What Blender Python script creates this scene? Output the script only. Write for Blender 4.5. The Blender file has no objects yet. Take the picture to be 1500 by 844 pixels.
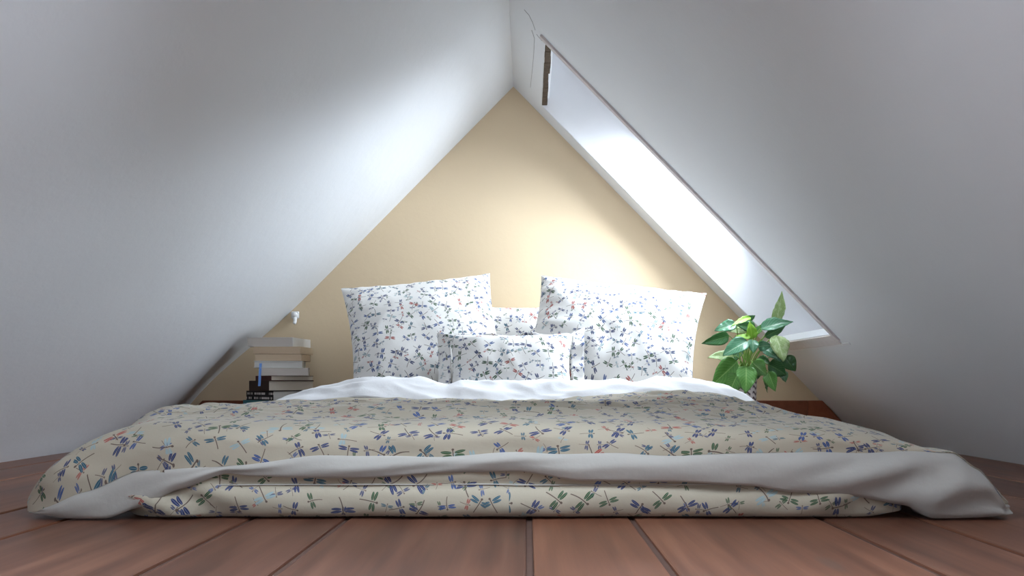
import bpy, bmesh, math, random
from mathutils import Vector, Matrix, noise
random.seed(7)
R = math.radians
scene = bpy.context.scene
COL = scene.collection

# ------------------------------------------------------------------ camera
F = 1067.0                       # focal length in pixels of the 1500 px wide frame
CAM_H = 0.2587                   # the camera stands almost on the floor
VX, VY = 773.0, 560.0            # vanishing point of the floor boards
cam_d = bpy.data.cameras.new('camera')
cam = bpy.data.objects.new('camera', cam_d); COL.objects.link(cam)
cam.location = (0, 0, CAM_H); cam.rotation_euler = (R(90), 0, 0)
cam_d.sensor_width = 36; cam_d.lens = 36 * F / 1500
cam_d.shift_x = (750 - VX) / 1500; cam_d.shift_y = (VY - 422) / 1500
cam_d.clip_start = 0.02
scene.camera = cam

# ------------------------------------------------------------------ world, lights, exposure
world = bpy.data.worlds.new('sky'); scene.world = world; world.use_nodes = True
wb = world.node_tree.nodes['Background']
wb.inputs[0].default_value = (0.80, 0.90, 1.0, 1); wb.inputs[1].default_value = 1.2

def area(name, loc, direction, sx, sy, power, color, up=Vector((0, 1, 0))):
    l = bpy.data.lights.new(name, 'AREA'); l.shape = 'RECTANGLE'; l.size = sx; l.size_y = sy
    l.energy = power; l.color = color
    o = bpy.data.objects.new(name, l); COL.objects.link(o)
    z = -Vector(direction).normalized(); x = up.cross(z).normalized(); y = z.cross(x)
    o.matrix_world = Matrix.Translation(loc) @ Matrix((x, y, z)).transposed().to_4x4()
    return o

scene.view_settings.view_transform = 'Standard'
scene.view_settings.look = 'None'
scene.view_settings.gamma = 1.0
scene.view_settings.use_curve_mapping = False
scene.view_settings.exposure = 0.52

# room shape (metres): gable at Y = GY, ridge over XR, roof slopes down to the floor
GY, RY = 3.45, -2.3
XL, XRT, XRG, ZR = -1.70, 1.555, -0.068, 1.659
W_Y0, W_Y1, W_Z0, W_Z1 = 2.69, 3.33, 0.435, 1.525      # skylight opening
NR = Vector((ZR, 0, XRT - XRG)).normalized()            # outward normal, right slope
NL = Vector((-ZR, 0, XRG - XL)).normalized()            # outward normal, left slope
def xr(z): return XRT - (XRT - XRG) * z / ZR
def xl(z): return XL + (XRG - XL) * z / ZR
REVEAL = 0.27

S_Y0, S_Y1 = 0.05, 0.75                                 # unseen skylights beside the camera, added for fill light
def roof_light(name, y0, y1, power, color, sg=1):
    fx_, nn = (xr, NR) if sg > 0 else (xl, NL)
    c = Vector(((fx_(W_Z0) + fx_(W_Z1)) / 2 + .075 * sg, (y0 + y1) / 2, (W_Z0 + W_Z1) / 2 + .075))
    area(name, c + nn * (REVEAL + 0.03), -nn, y1 - y0 - .04, 1.80, power, color)
roof_light('skylight_daylight', W_Y0, W_Y1, 82, (0.80, 0.90, 1.0))
roof_light('added_right_skylight_fill', S_Y0, S_Y1, 66, (0.76, 0.88, 1.0))  # fill through an added skylight, out of view
roof_light('added_left_skylight_fill', S_Y0, S_Y1, 48, (0.76, 0.88, 1.0), -1)  # added on the left, out of view, to brighten the right slope
area('added_end_window_fill', (-0.05, RY - 0.12, 0.75), (0, 1, 0.0), 1.0, 0.55, 8, (0.86, 0.93, 1.0), up=Vector((0, 0, 1)))  # weak fill through the added end window, out of view

# ------------------------------------------------------------------ helpers
def P(px, py, d): return Vector(((px - VX) * d / F, d, CAM_H - (py - VY) * d / F))

def link(name, me, mat=None, parent=None, smooth=False):
    o = bpy.data.objects.new(name, me); COL.objects.link(o)
    if mat: 
        me.materials.clear(); me.materials.append(mat)
    if parent: o.parent = parent
    if smooth:
        for p in me.polygons: p.use_smooth = True
    return o
def from_bm(name, bm, mat=None, parent=None, smooth=False):
    bmesh.ops.recalc_face_normals(bm, faces=bm.faces)
    me = bpy.data.meshes.new(name); bm.to_mesh(me); bm.free()
    return link(name, me, mat, parent, smooth)
def tag(o, label=None, cat=None, group=None, kind=None):
    if label: o['label'] = label
    if cat: o['category'] = cat
    if group: o['group'] = group
    if kind: o['kind'] = kind
    return o
def empty(name, loc=(0, 0, 0)):
    o = bpy.data.objects.new(name, None); COL.objects.link(o); o.location = loc
    o.empty_display_size = 0.05
    return o
def add_box(bm, lo, hi, bevel=0.0, mat4=None):
    lo = Vector(lo); hi = Vector(hi)
    r = bmesh.ops.create_cube(bm, size=1)
    vs = r['verts']
    for v in vs:
        v.co = Vector([lo[i] + (v.co[i] + .5) * (hi[i] - lo[i]) for i in range(3)])
    if bevel > 0:
        es = list({e for v in vs for e in v.link_edges})
        rr = bmesh.ops.bevel(bm, geom=es, offset=bevel, segments=2, affect='EDGES', profile=.6)
        vs = list({v for f in rr['faces'] for v in f.verts} | {v for v in vs if v.is_valid})
    if mat4:
        for v in vs: v.co = mat4 @ v.co
    return vs
def add_tube(bm, pts, r0, r1=None, n=8, cap=True):
    r1 = r0 if r1 is None else r1
    rings = []
    for i, p in enumerate(pts):
        a = pts[max(i - 1, 0)]; b = pts[min(i + 1, len(pts) - 1)]
        t = (Vector(b) - Vector(a)).normalized()
        s = t.cross(Vector((0, 0, 1)))
        if s.length < 1e-3: s = t.cross(Vector((0, 1, 0)))
        s.normalize(); u = s.cross(t)
        rad = r0 + (r1 - r0) * i / (len(pts) - 1)
        rings.append([bm.verts.new(Vector(p) + (s * math.cos(k * 2 * math.pi / n) + u * math.sin(k * 2 * math.pi / n)) * rad) for k in range(n)])
    for a, b in zip(rings[:-1], rings[1:]):
        for k in range(n): bm.faces.new((a[k], a[(k + 1) % n], b[(k + 1) % n], b[k]))
    if cap:
        bm.faces.new(rings[0]); bm.faces.new(rings[-1])
def grid_mesh(name, pts, uvs, mat, parent=None, smooth=True, wrap=False):
    """pts[i][j] rows of points"""
    n, m = len(pts), len(pts[0])
    verts = [tuple(p) for row in pts for p in row]
    faces, fuv = [], []
    for i in range(n - 1):
        for j in range(m - 1):
            ids = ((i, j), (i, j + 1), (i + 1, j + 1), (i + 1, j))
            faces.append([a * m + b for a, b in ids]); fuv += [uvs[a][b] for a, b in ids]
    me = bpy.data.meshes.new(name); me.from_pydata(verts, [], faces)
    uv = me.uv_layers.new(name='UVMap')
    for k, c in enumerate(fuv): uv.data[k].uv = c
    me.update()
    return link(name, me, mat, parent, smooth)
def lerp_curve(tab, x):
    if x <= tab[0][0]: return tab[0][1]
    for (a, fa), (b, fb) in zip(tab[:-1], tab[1:]):
        if x <= b:
            t = (x - a) / (b - a); t = t * t * (3 - 2 * t) * .5 + t * .5
            return fa + (fb - fa) * t
    return tab[-1][1]
def smooth01(a, b, x):
    t = min(1, max(0, (x - a) / (b - a))); return t * t * (3 - 2 * t)
def nz(x, y, z=0.0): return noise.noise(Vector((x, y, z)))
def ridged(x, y, z=0.0): return (1 - abs(nz(x, y, z)) * 2)

# ------------------------------------------------------------------ materials
class NT:
    """small helper that writes node maths as expressions"""
    def __init__(s, name, rough=0.6, spec=0.3):
        s.mat = bpy.data.materials.new(name); s.mat.use_nodes = True
        s.t = s.mat.node_tree; s.n = s.t.nodes; s.l = s.t.links
        s.b = s.n['Principled BSDF']
        s.b.inputs['Roughness'].default_value = rough
        s.b.inputs['Specular IOR Level'].default_value = spec
    def node(s, typ, **kw):
        x = s.n.new(typ)
        for k, v in kw.items(): setattr(x, k, v)
        return x
    def put(s, sock, v):
        if isinstance(v, bpy.types.NodeSocket): s.l.new(v, sock)
        else: sock.default_value = v
    def m(s, op, a, b=0.0, c=None):
        x = s.n.new('ShaderNodeMath'); x.operation = op
        s.put(x.inputs[0], a); s.put(x.inputs[1], b)
        if c is not None: s.put(x.inputs[2], c)
        return x.outputs[0]
    def vm(s, op, a, b=(0, 0, 0)):
        x = s.n.new('ShaderNodeVectorMath'); x.operation = op
        s.put(x.inputs[0], a); s.put(x.inputs[1], b)
        return x.outputs[0]
    def mix(s, f, a, b):
        x = s.n.new('ShaderNodeMix'); x.data_type = 'RGBA'
        s.put(x.inputs[0], f); s.put(x.inputs[6], a); s.put(x.inputs[7], b)
        return x.outputs[2]
    def ramp(s, f, stops, interp='LINEAR'):
        x = s.n.new('ShaderNodeValToRGB'); x.color_ramp.interpolation = interp
        e = x.color_ramp.elements
        while len(e) < len(stops): e.new(0.5)
        for k, (p, c) in enumerate(stops): e[k].position = p; e[k].color = (*c, 1)
        s.l.new(f, x.inputs[0]); return x.outputs[0]
    def noise(s, vec, scale, detail=3, rough=0.5):
        x = s.n.new('ShaderNodeTexNoise'); s.put(x.inputs['Vector'], vec)
        x.inputs['Scale'].default_value = scale; x.inputs['Detail'].default_value = detail
        x.inputs['Roughness'].default_value = rough
        return x.outputs['Fac']
    def sep(s, v):
        x = s.n.new('ShaderNodeSeparateXYZ'); s.l.new(v, x.inputs[0]); return x.outputs
    def coord(s, which='Object'):
        return s.n.new('ShaderNodeTexCoord').outputs[which]
    def bump(s, h, strength=0.2, dist=0.002):
        x = s.n.new('ShaderNodeBump'); x.inputs['Strength'].default_value = strength
        x.inputs['Distance'].default_value = dist
        s.l.new(h, x.inputs['Height']); s.l.new(x.outputs[0], s.b.inputs['Normal'])
    def color(s, c): s.put(s.b.inputs['Base Color'], c if isinstance(c, bpy.types.NodeSocket) else (*c, 1))

def mat_plain(name, c, rough=0.6, var=0.08, scale=30, spec=0.3, bump=0.0):
    k = NT(name, rough, spec)
    v = k.coord(); f = k.noise(v, scale, 3)
    k.color(k.mix(f, (*[x * (1 - var) for x in c], 1), (*[min(1, x * (1 + var)) for x in c], 1)))
    if bump: k.bump(f, bump, 0.003)
    return k.mat

def mat_plaster(name, c1, c2):
    k = NT(name, 0.75, 0.25)
    v = k.coord()
    f = k.noise(v, 2.2, 4, .55)
    k.color(k.mix(f, (*c1, 1), (*c2, 1)))
    h = k.m('ADD', k.m('MULTIPLY', k.noise(v, 14, 4, .6), 1.0), k.m('MULTIPLY', k.noise(v, 120, 2), 0.12))
    k.bump(h, 0.22, 0.006)
    return k.mat
M_PLASTER = mat_plaster('white_plaster', (0.735, 0.755, 0.785), (0.79, 0.81, 0.835))
M_TAN = mat_plaster('tan_painted_plaster', (0.70, 0.555, 0.375), (0.75, 0.60, 0.41))
M_TRIM = mat_plain('white_gloss_paint', (0.80, 0.80, 0.82), 0.4, 0.04, 8)
M_OLDTRIM = mat_plain('worn_pinkish_trim', (0.66, 0.61, 0.60), 0.7, 0.12, 40, bump=.3)
M_RAW = mat_plain('raw_brown_timber', (0.10, 0.075, 0.055), 0.9, 0.5, 60, bump=.6)
M_CRACK = mat_plain('crack_grey', (0.33, 0.32, 0.33), 0.9)
M_PLASTIC = mat_plain('white_plastic', (0.82, 0.82, 0.82), 0.35, 0.02)
M_DARKSUB = mat_plain('dark_gap', (0.10, 0.055, 0.042), 0.9, 0.2)

def mat_wood(name, cols, rough=0.38, grain=1.0):
    k = NT(name, rough, 0.4)
    v = k.coord()
    info = k.node('ShaderNodeObjectInfo')
    off = k.node('ShaderNodeCombineXYZ')
    k.put(off.inputs[0], k.m('MULTIPLY', info.outputs['Random'], 37.0)); k.put(off.inputs[1], k.m('MULTIPLY', info.outputs['Random'], 91.0))
    vv = k.vm('ADD', v, off.outputs[0])
    st = k.vm('MULTIPLY', vv, (26, 1.3, 26))
    g = k.noise(st, 1.0, 5, .6)
    big = k.noise(k.vm('MULTIPLY', vv, (5, 1.6, 5)), 1.0, 3, .5)
    c = k.ramp(k.m('ADD', k.m('MULTIPLY', g, 0.55), k.m('MULTIPLY', big, 0.45)), [(0.3, cols[0]), (0.5, cols[1]), (0.7, cols[2])])
    tint = k.ramp(info.outputs['Random'], [(0, (0.70, 0.68, 0.70)), (.5, (0.92, 0.92, 0.92)), (1, (1.18, 1.12, 1.02))])
    mx = k.node('ShaderNodeMix', data_type='RGBA', blend_type='MULTIPLY'); mx.inputs[0].default_value = 1
    k.l.new(c, mx.inputs[6]); k.l.new(tint, mx.inputs[7])
    # knots
    vo = k.node('ShaderNodeTexVoronoi'); vo.inputs['Scale'].default_value = 1.0
    k.l.new(k.vm('MULTIPLY', vv, (7, 2.2, 0.0)), vo.inputs['Vector'])
    kn = k.ramp(vo.outputs['Distance'], [(0.05, (1, 1, 1)), (0.12, (0, 0, 0))])
    k.color(k.mix(k.m('MULTIPLY', kn, 0.6), mx.outputs[2], (0.10, 0.06, 0.045, 1)))
    k.bump(g, 0.12 * grain, 0.002)
    k.put(k.b.inputs['Roughness'], k.m('ADD', rough - .08, k.m('MULTIPLY', big, .2)))
    return k.mat
M_FLOOR = mat_wood('varnished_floor_board', [(0.075, 0.030, 0.019), (0.165, 0.068, 0.041), (0.275, 0.125, 0.076)])
M_BASE = mat_wood('red_brown_beam', [(0.15, 0.042, 0.02), (0.235, 0.07, 0.032), (0.29, 0.095, 0.045)], 0.5)

def dragonfly_layer(k, uv, scale, off, sizemul, keep):
    p = k.vm('ADD', k.vm('MULTIPLY', uv, (scale, scale, 0)), (off, off * 1.7, 0))
    vo = k.node('ShaderNodeTexVoronoi', voronoi_dimensions='2D'); vo.inputs['Scale'].default_value = 1.0
    vo.inputs['Randomness'].default_value = 0.62
    k.l.new(p, vo.inputs['Vector'])
    cr = k.node('ShaderNodeSeparateColor'); k.l.new(vo.outputs['Color'], cr.inputs[0])
    d = k.sep(k.vm('SUBTRACT', p, vo.outputs['Position']))
    ang = k.m('MULTIPLY', cr.outputs[0], 6.2832)
    ca, sa = k.m('COSINE', ang), k.m('SINE', ang)
    sz = k.m('MULTIPLY', k.m('ADD', 0.78, k.m('MULTIPLY', cr.outputs[2], 0.4)), sizemul)
    lx = k.m('DIVIDE', k.m('ADD', k.m('MULTIPLY', d[0], ca), k.m('MULTIPLY', d[1], sa)), sz)
    ly = k.m('DIVIDE', k.m('SUBTRACT', k.m('MULTIPLY', d[1], ca), k.m('MULTIPLY', d[0], sa)), sz)
    ax = k.m('ABSOLUTE', lx)
    def ell(cx, cy, a, ra, rb):
        dx = k.m('SUBTRACT', ax, cx); dy = k.m('SUBTRACT', ly, cy); c, s = math.cos(a), math.sin(a)
        ex = k.m('DIVIDE', k.m('ADD', k.m('MULTIPLY', dx, c), k.m('MULTIPLY', dy, s)), ra)
        ey = k.m('DIVIDE', k.m('SUBTRACT', k.m('MULTIPLY', dy, c), k.m('MULTIPLY', dx, s)), rb)
        return k.m('ADD', k.m('MULTIPLY', ex, ex), k.m('MULTIPLY', ey, ey)), ey
    w1, e1 = ell(0.205, 0.090, R(7), 0.165, 0.045)
    w2, e2 = ell(0.190, -0.010, R(-3), 0.150, 0.042)
    wmin = k.m('MINIMUM', w1, w2)
    wing = k.m('MULTIPLY', k.m('LESS_THAN', wmin, 1.0), 1.0)
    bend = k.m('MULTIPLY', k.m('MULTIPLY', ly, ly), k.m('SUBTRACT', k.m('MULTIPLY', cr.outputs[2], 1.2), 0.6))
    bx = k.m('ABSOLUTE', k.m('SUBTRACT', lx, bend))
    body = k.m('MULTIPLY', k.m('LESS_THAN', bx, 0.016), k.m('MULTIPLY', k.m('GREATER_THAN', ly, -0.40), k.m('LESS_THAN', ly, 0.16)))
    head = k.m('LESS_THAN', k.m('ADD', k.m('MULTIPLY', lx, lx), k.m('POWER', k.m('ABSOLUTE', k.m('SUBTRACT', ly, 0.17)), 2.0)), 0.0016)
    body = k.m('MAXIMUM', body, head)
    col = k.ramp(cr.outputs[1], [(0.0, (0.014, 0.028, 0.12)), (0.34, (0.024, 0.068, 0.23)), (0.50, (0.025, 0.10, 0.15)),
                                 (0.62, (0.035, 0.085, 0.03)), (0.80, (0.36, 0.075, 0.055)), (0.90, (0.30, 0.40, 0.42))], 'CONSTANT')
    # light veins in the wings
    vein = k.m('MULTIPLY', k.m('LESS_THAN', k.m('ABSOLUTE', k.m('MINIMUM', k.m('ABSOLUTE', e1), k.m('ABSOLUTE', e2))), 0.10), 0.35)
    wingcol = k.mix(vein, col, (0.55, 0.60, 0.66, 1))
    on = k.m('LESS_THAN', cr.outputs[2], keep)
    return k.m('MULTIPLY', wing, on), wingcol, k.m('MULTIPLY', body, on)

def mat_print(name, base, cell=0.062, strength=0.95):
    k = NT(name, 0.85, 0.15)
    uv = k.coord('UV')
    w1, c1, b1 = dragonfly_layer(k, uv, 1 / cell, 3.3, 1.15, 2.0)
    w2, c2, b2 = dragonfly_layer(k, uv, 1 / (cell * .8), 11.7, 0.92, 0.68)
    bc = k.mix(k.noise(uv, 60, 2), (*[x * .97 for x in base], 1), (*base, 1))
    c = k.mix(k.m('MULTIPLY', w2, .85), bc, c2)
    c = k.mix(k.m('MULTIPLY', b2, .8), c, (0.13, 0.09, 0.075, 1))
    c = k.mix(k.m('MULTIPLY', w1, strength), c, c1)
    c = k.mix(k.m('MULTIPLY', b1, strength), c, (0.12, 0.085, 0.07, 1))
    k.color(c)
    wv = k.noise(uv, 900, 1)
    h = k.m('ADD', k.m('MULTIPLY', wv, .05), k.noise(uv, 22, 4, .6))
    k.bump(h, 0.25, 0.006)
    k.b.inputs['Sheen Weight'].default_value = 0.15
    return k.mat
M_PRINT = mat_print('dimmed_dragonfly_print_cotton', (0.45, 0.40, 0.315), 0.049)  # same cotton as the pillows, darkened to stand in for dimmer light
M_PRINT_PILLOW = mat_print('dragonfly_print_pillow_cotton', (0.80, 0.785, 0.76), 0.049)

def mat_cloth(name, c):
    k = NT(name, 0.85, 0.15); v = k.coord()
    k.color(c)
    k.bump(k.m('ADD', k.noise(v, 16, 4, .6), k.m('MULTIPLY', k.noise(v, 700, 1), .04)), 0.3, 0.008)
    k.b.inputs['Sheen Weight'].default_value = 0.15
    return k.mat
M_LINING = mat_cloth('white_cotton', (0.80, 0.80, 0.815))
M_HEM = mat_cloth('dimmed_white_cotton_lining', (0.43, 0.41, 0.38))  # same white lining, its colour lowered to imitate the dim foot end

k = NT('clear_glass', 0.02, 0.5)
gl = k.node('ShaderNodeBsdfGlossy'); gl.inputs['Roughness'].default_value = 0.01
tr = k.node('ShaderNodeBsdfTransparent'); fr = k.node('ShaderNodeFresnel'); fr.inputs[0].default_value = 1.35
ms = k.node('ShaderNodeMixShader'); k.l.new(fr.outputs[0], ms.inputs[0]); k.l.new(tr.outputs[0], ms.inputs[1]); k.l.new(gl.outputs[0], ms.inputs[2])
k.l.new(ms.outputs[0], k.n['Material Output'].inputs[0])
M_GLASS = k.mat

# ================================================================== the room
# floor: dark sub-floor with real boards running towards the gable
bm = bmesh.new(); add_box(bm, (XL - .35, RY, -0.10), (XRT + .35, GY, -0.005))
floor = tag(from_bm('floor', bm, M_DARKSUB), 'reddish brown varnished floor of wide wooden boards', kind='structure')
seams = [-1.92, -1.57, -1.39, -1.043, -0.873, -0.525, -0.344, 0.003, 0.198, 0.558, 0.744, 1.10, 1.285, 1.64]
for a, b in zip(seams[:-1], seams[1:]):
    a2, b2 = max(a, XL - .10), min(b, XRT + .10)
    w = b2 - a2 - 0.011
    bm = bmesh.new()
    add_box(bm, (-w / 2, RY - .0, -0.03), (w / 2, GY, 0.0), bevel=0.0035)
    o = from_bm('floor_board', bm, M_FLOOR, floor)
    o.location = ((a2 + b2) / 2, 0, random.uniform(-.0012, 0))

# gable wall behind the bed
def gable(name, y0, y1, mat, hole=None):
    bm = bmesh.new()
    e = 0.25
    pts = [(XL - e, -0.012), (XRT + e, -0.012), (XRG, ZR + e)]
    if hole:
        x0, x1, z0, z1 = hole
        polys = [[(XL - e, -.012), (XRT + e, -.012), (x1, z0), (x0, z0)], [(XRT + e, -.012), (XRG, ZR + e), (x1, z1), (x1, z0)],
                 [(XRG, ZR + e), (x0, z1), (x1, z1)], [(XL - e, -.012), (x0, z0), (x0, z1), (XRG, ZR + e)]]
    else: polys = [pts]
    for pl in polys:
        a = [bm.verts.new((x, y0, z)) for x, z in pl]; b = [bm.verts.new((x, y1, z)) for x, z in pl]
        bm.faces.new(a); bm.faces.new(b)
        for i in range(len(pl)): bm.faces.new((a[i], a[(i + 1) % len(pl)], b[(i + 1) % len(pl)], b[i]))
    bmesh.ops.remove_doubles(bm, verts=bm.verts, dist=1e-5)
    return tag(from_bm(name, bm, mat), kind='structure')
wall_back = tag(gable('wall_back', GY, GY + 0.12, M_TAN), 'triangular tan painted gable wall behind the bed')
wall_front = tag(gable('wall_front', RY - 0.12, RY, M_PLASTER, (-0.6, 0.5, 0.45, 1.05)), 'white gable wall with an added fill-light window at the other end of the loft')

# sloping plaster walls
def frange(a, b, n): return [a + (b - a) * i / n for i in range(n + 1)]
def slope(name, side, label):
    ys = frange(RY, S_Y0, 10)[:-1] + frange(S_Y0, S_Y1, 6)[:-1] + frange(S_Y1, 2.0, 18)[:-1] + frange(2.0, W_Y0, 10)[:-1] + frange(W_Y0, W_Y1, 16)[:-1] + frange(W_Y1, GY, 6)
    zs = frange(-0.012, W_Z0, 14)[:-1] + frange(W_Z0, W_Z1, 16)[:-1] + frange(W_Z1, ZR + 0.0, 4)
    right = side > 0
    def bulge(y, z):
        u = .010 * nz(y * .9, z * 1.4, 3.1 if right else 8.2) + .004 * nz(y * 2.6, z * 2.9, 5.5)
        damp = smooth01(0, .1, GY - y) * smooth01(0, .08, z) * smooth01(0, .08, ZR - z)
        if right:
            inside = min(max(W_Y0 - .06 - y, y - W_Y1 - .06, W_Z0 - .05 - z, z - W_Z1 - .05), max(S_Y0 - .06 - y, y - S_Y1 - .06, W_Z0 - .05 - z, z - W_Z1 - .05), 0.1)
            damp *= smooth01(0, .1, inside)
            u = u * damp
            # plaster swells softly below the window
            u += -.018 * math.exp(-((z - .20) / .12) ** 2) * smooth01(0, .05, W_Z0 - z) * math.exp(-((y - 2.9) / .35) ** 2) * smooth01(0, .1, z)
        else:
            damp *= smooth01(0, .1, min(max(S_Y0 - .06 - y, y - S_Y1 - .06, W_Z0 - .05 - z, z - W_Z1 - .05), 0.1))
            u *= damp
            # the plaster swells and then falls away into the low corner by the gable
            u += (-.030 * math.exp(-((y - 3.02) / .20) ** 2) + .055 * smooth01(3.05, 3.65, y)) * math.exp(-((z - .22) / .24) ** 2) * smooth01(-.05, .10, z)
        return u
    bm = bmesh.new(); vs = {}
    nrm = NR if right else NL
    for i, y in enumerate(ys):
        for j, z in enumerate(zs):
            x = xr(z) if right else xl(z)
            vs[i, j] = bm.verts.new(Vector((x, y, z)) + nrm * bulge(y, z))
    for i in range(len(ys) - 1):
        for j in range(len(zs) - 1):
            yc, zc = (ys[i] + ys[i + 1]) / 2, (zs[j] + zs[j + 1]) / 2
            if ((right and W_Y0 < yc < W_Y1) or S_Y0 < yc < S_Y1) and W_Z0 < zc < W_Z1: continue
            f = bm.faces.new((vs[i, j], vs[i + 1, j], vs[i + 1, j + 1], vs[i, j + 1]))
    # thickness outwards
    top = {}
    for f in list(bm.faces): f.smooth = True
    geom = bmesh.ops.extrude_face_region(bm, geom=bm.faces[:], use_keep_orig=True)
    for v in geom['geom']:
        if isinstance(v, bmesh.types.BMVert): v.co += nrm * 0.05
    o = from_bm(name, bm, M_PLASTER)
    for p in o.data.polygons: p.use_smooth = True
    o.data.set_sharp_from_angle(angle=R(40))
    return tag(o, label, kind='structure')
wall_left = slope('wall_left', -1, 'white plastered sloping roof side above the pile of books')
wall_right = slope('wall_right', 1, 'white plastered sloping roof side with the skylight')

# ------------------------------------------------------------------ skylight
def quad_slab(name, pts, thick_dir, mat, parent):
    bm = bmesh.new()
    a = [bm.verts.new(p) for p in pts]; b = [bm.verts.new(Vector(p) + Vector(thick_dir)) for p in pts]
    bm.faces.new(a); bm.faces.new(b)
    n = len(pts)
    for i in range(n): bm.faces.new((a[i], a[(i + 1) % n], b[(i + 1) % n], b[i]))
    return from_bm(name, bm, mat, parent)
def skylight(name, label, W_Y0, W_Y1, raw, sg=1):
    xs_, nn = (xr, NR) if sg > 0 else (xl, NL)
    win = tag(empty(name, (xs_(W_Z0), (W_Y0 + W_Y1) / 2, W_Z0)), label, kind='structure')
    wl = win.location.copy()
    def wp(x, y, z): return Vector((x, y, z)) - wl
    bx0, bz0 = xs_(W_Z0), W_Z0 + .003
    tx0, tz0 = xs_(W_Z1) + .003 * sg, W_Z1
    bx1 = bx0 + REVEAL / nn.x          # horizontal sill meets the window plane
    tz1 = tz0 + REVEAL / nn.z          # upright head meets the window plane
    side = lambda y: [wp(bx0, y, bz0), wp(bx1, y, bz0), wp(tx0, y, tz1), wp(tx0, y, tz0)]
    quad_slab('reveal_side', side(W_Y1 - .003), (0, .033, 0), M_TRIM, win)
    quad_slab('reveal_side', side(W_Y0 + .003), (0, -.033, 0), M_TRIM, win)
    quad_slab('reveal_sill', [wp(bx0, W_Y0 - .03, bz0), wp(bx1, W_Y0 - .03, bz0), wp(bx1, W_Y1 + .03, bz0), wp(bx0, W_Y1 + .03, bz0)], (0.03 * sg, 0, -.03), M_TRIM, win)
    quad_slab('reveal_head', [wp(tx0, W_Y0 - .03, tz0), wp(tx0, W_Y0 - .03, tz1), wp(tx0, W_Y1 + .03, tz1), wp(tx0, W_Y1 + .03, tz0)], (-.03 * sg, 0, .034), M_TRIM, win)
    if raw:                            # ragged lip of bare timber along the head of the opening
        bm = bmesh.new()
        for i in range(12):
            y0 = W_Y0 + .05 + (W_Y1 - W_Y0 - .055) * i / 12; y1 = y0 + (W_Y1 - W_Y0 - .055) / 12
            add_box(bm, wp(tx0 - .001, y0, tz0 - .002 + random.uniform(-.002, .002)), wp(tx0 + .022 + random.uniform(-.004, .004), y1, tz0 + .04), .003)
        from_bm('head_timber', bm, M_RAW, win)
    # sash frame bars and pane in the window plane
    up = Vector((tx0 - bx1, 0, tz1 - bz0)); ulen = up.length; up.normalize()
    M4 = Matrix.Translation(wp(bx1, W_Y0, bz0)) @ Matrix((up, Vector((0, 1, 0)), nn)).transposed().to_4x4()
    wy = W_Y1 - W_Y0
    for lo, hi in (((0, -.03, -.035), (ulen, .035, .01)), ((0, wy - .035, -.035), (ulen, wy + .03, .01)),
                   ((-.03, .035, -.035), (.05, wy - .035, .01)), ((ulen - .05, .035, -.035), (ulen + .03, wy - .035, .01))):
        bm = bmesh.new(); add_box(bm, lo, hi, .004, M4); from_bm('sash_bar', bm, M_TRIM, win)
    bm = bmesh.new(); add_box(bm, (.04, .03, -.016), (ulen - .04, wy - .03, -.010), 0, M4); from_bm('pane', bm, M_GLASS, win)
skylight('window_1', 'narrow skylight with deep white reveal in the sloping wall beside the gable', W_Y0, W_Y1, True)
skylight('added_skylight_3', 'added fill-light skylight in the same sloping wall further from the gable', S_Y0, S_Y1, False)
skylight('added_skylight_4', 'added fill-light skylight in the opposite sloping wall towards the open end of the loft', S_Y0, S_Y1, False, -1)

# trims round the opening, lying on the slope
us = (Vector((xr(1), 0, 1)) - Vector((xr(0), 0, 0))).normalized()      # up the slope
def on_slope(s0, s1, y0, y1, t0, t1, name, mat, bevel=.002, label=None):
    bm = bmesh.new()
    Mx = Matrix.Translation((XRT, 0, 0)) @ Matrix((us, Vector((0, 1, 0)), -NR)).transposed().to_4x4()
    add_box(bm, (s0, y0, t0), (s1, y1, t1), bevel, Mx)
    o = from_bm(name, bm, mat)
    o['kind'] = 'structure'
    if label: o['label'] = label
    return o
sl = us.z
s_b, s_t = W_Z0 / sl, W_Z1 / sl
on_slope(s_b - .03, s_t + .02, W_Y0 - .012, W_Y0 + .012, -.004, .008, 'trim_1', M_OLDTRIM, .003, 'slim pinkish grey bead along the long skylight edge')
on_slope(s_b - .045, s_b + .0, W_Y0 + .0, W_Y1 + .03, -.004, .006, 'trim_2', M_OLDTRIM, .002, 'worn pinkish strip under the skylight')
on_slope(s_b - .055, s_b - .045, W_Y0 - .06, W_Y1 - .1, -.003, .004, 'trim_3', M_TRIM, .001, 'thin white ledge below the worn strip under the skylight')
# hair cracks in the plaster
def crack(name, pts):
    bm = bmesh.new(); q = []
    for px, py in pts:
        den = (px - VX) - (XRT - XRG) / ZR * (py - VY)
        d = (XRT - (XRT - XRG) / ZR * CAM_H) * F / den
        q.append(P(px, py, d) - NR * .0004)
    add_tube(bm, q, .0011, .0007, 5)
    from_bm(name, bm, M_CRACK, wall_right)
crack('plaster_crack', [(768, 14), (775, 22), (780, 32), (784, 44)])
crack('plaster_crack', [(779, 44), (783, 56), (782, 78), (780, 100), (777, 128)])
crack('plaster_crack', [(1198, 511), (1207, 518), (1217, 523)])
crack('plaster_crack', [(786, 50), (794, 60)])

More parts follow.
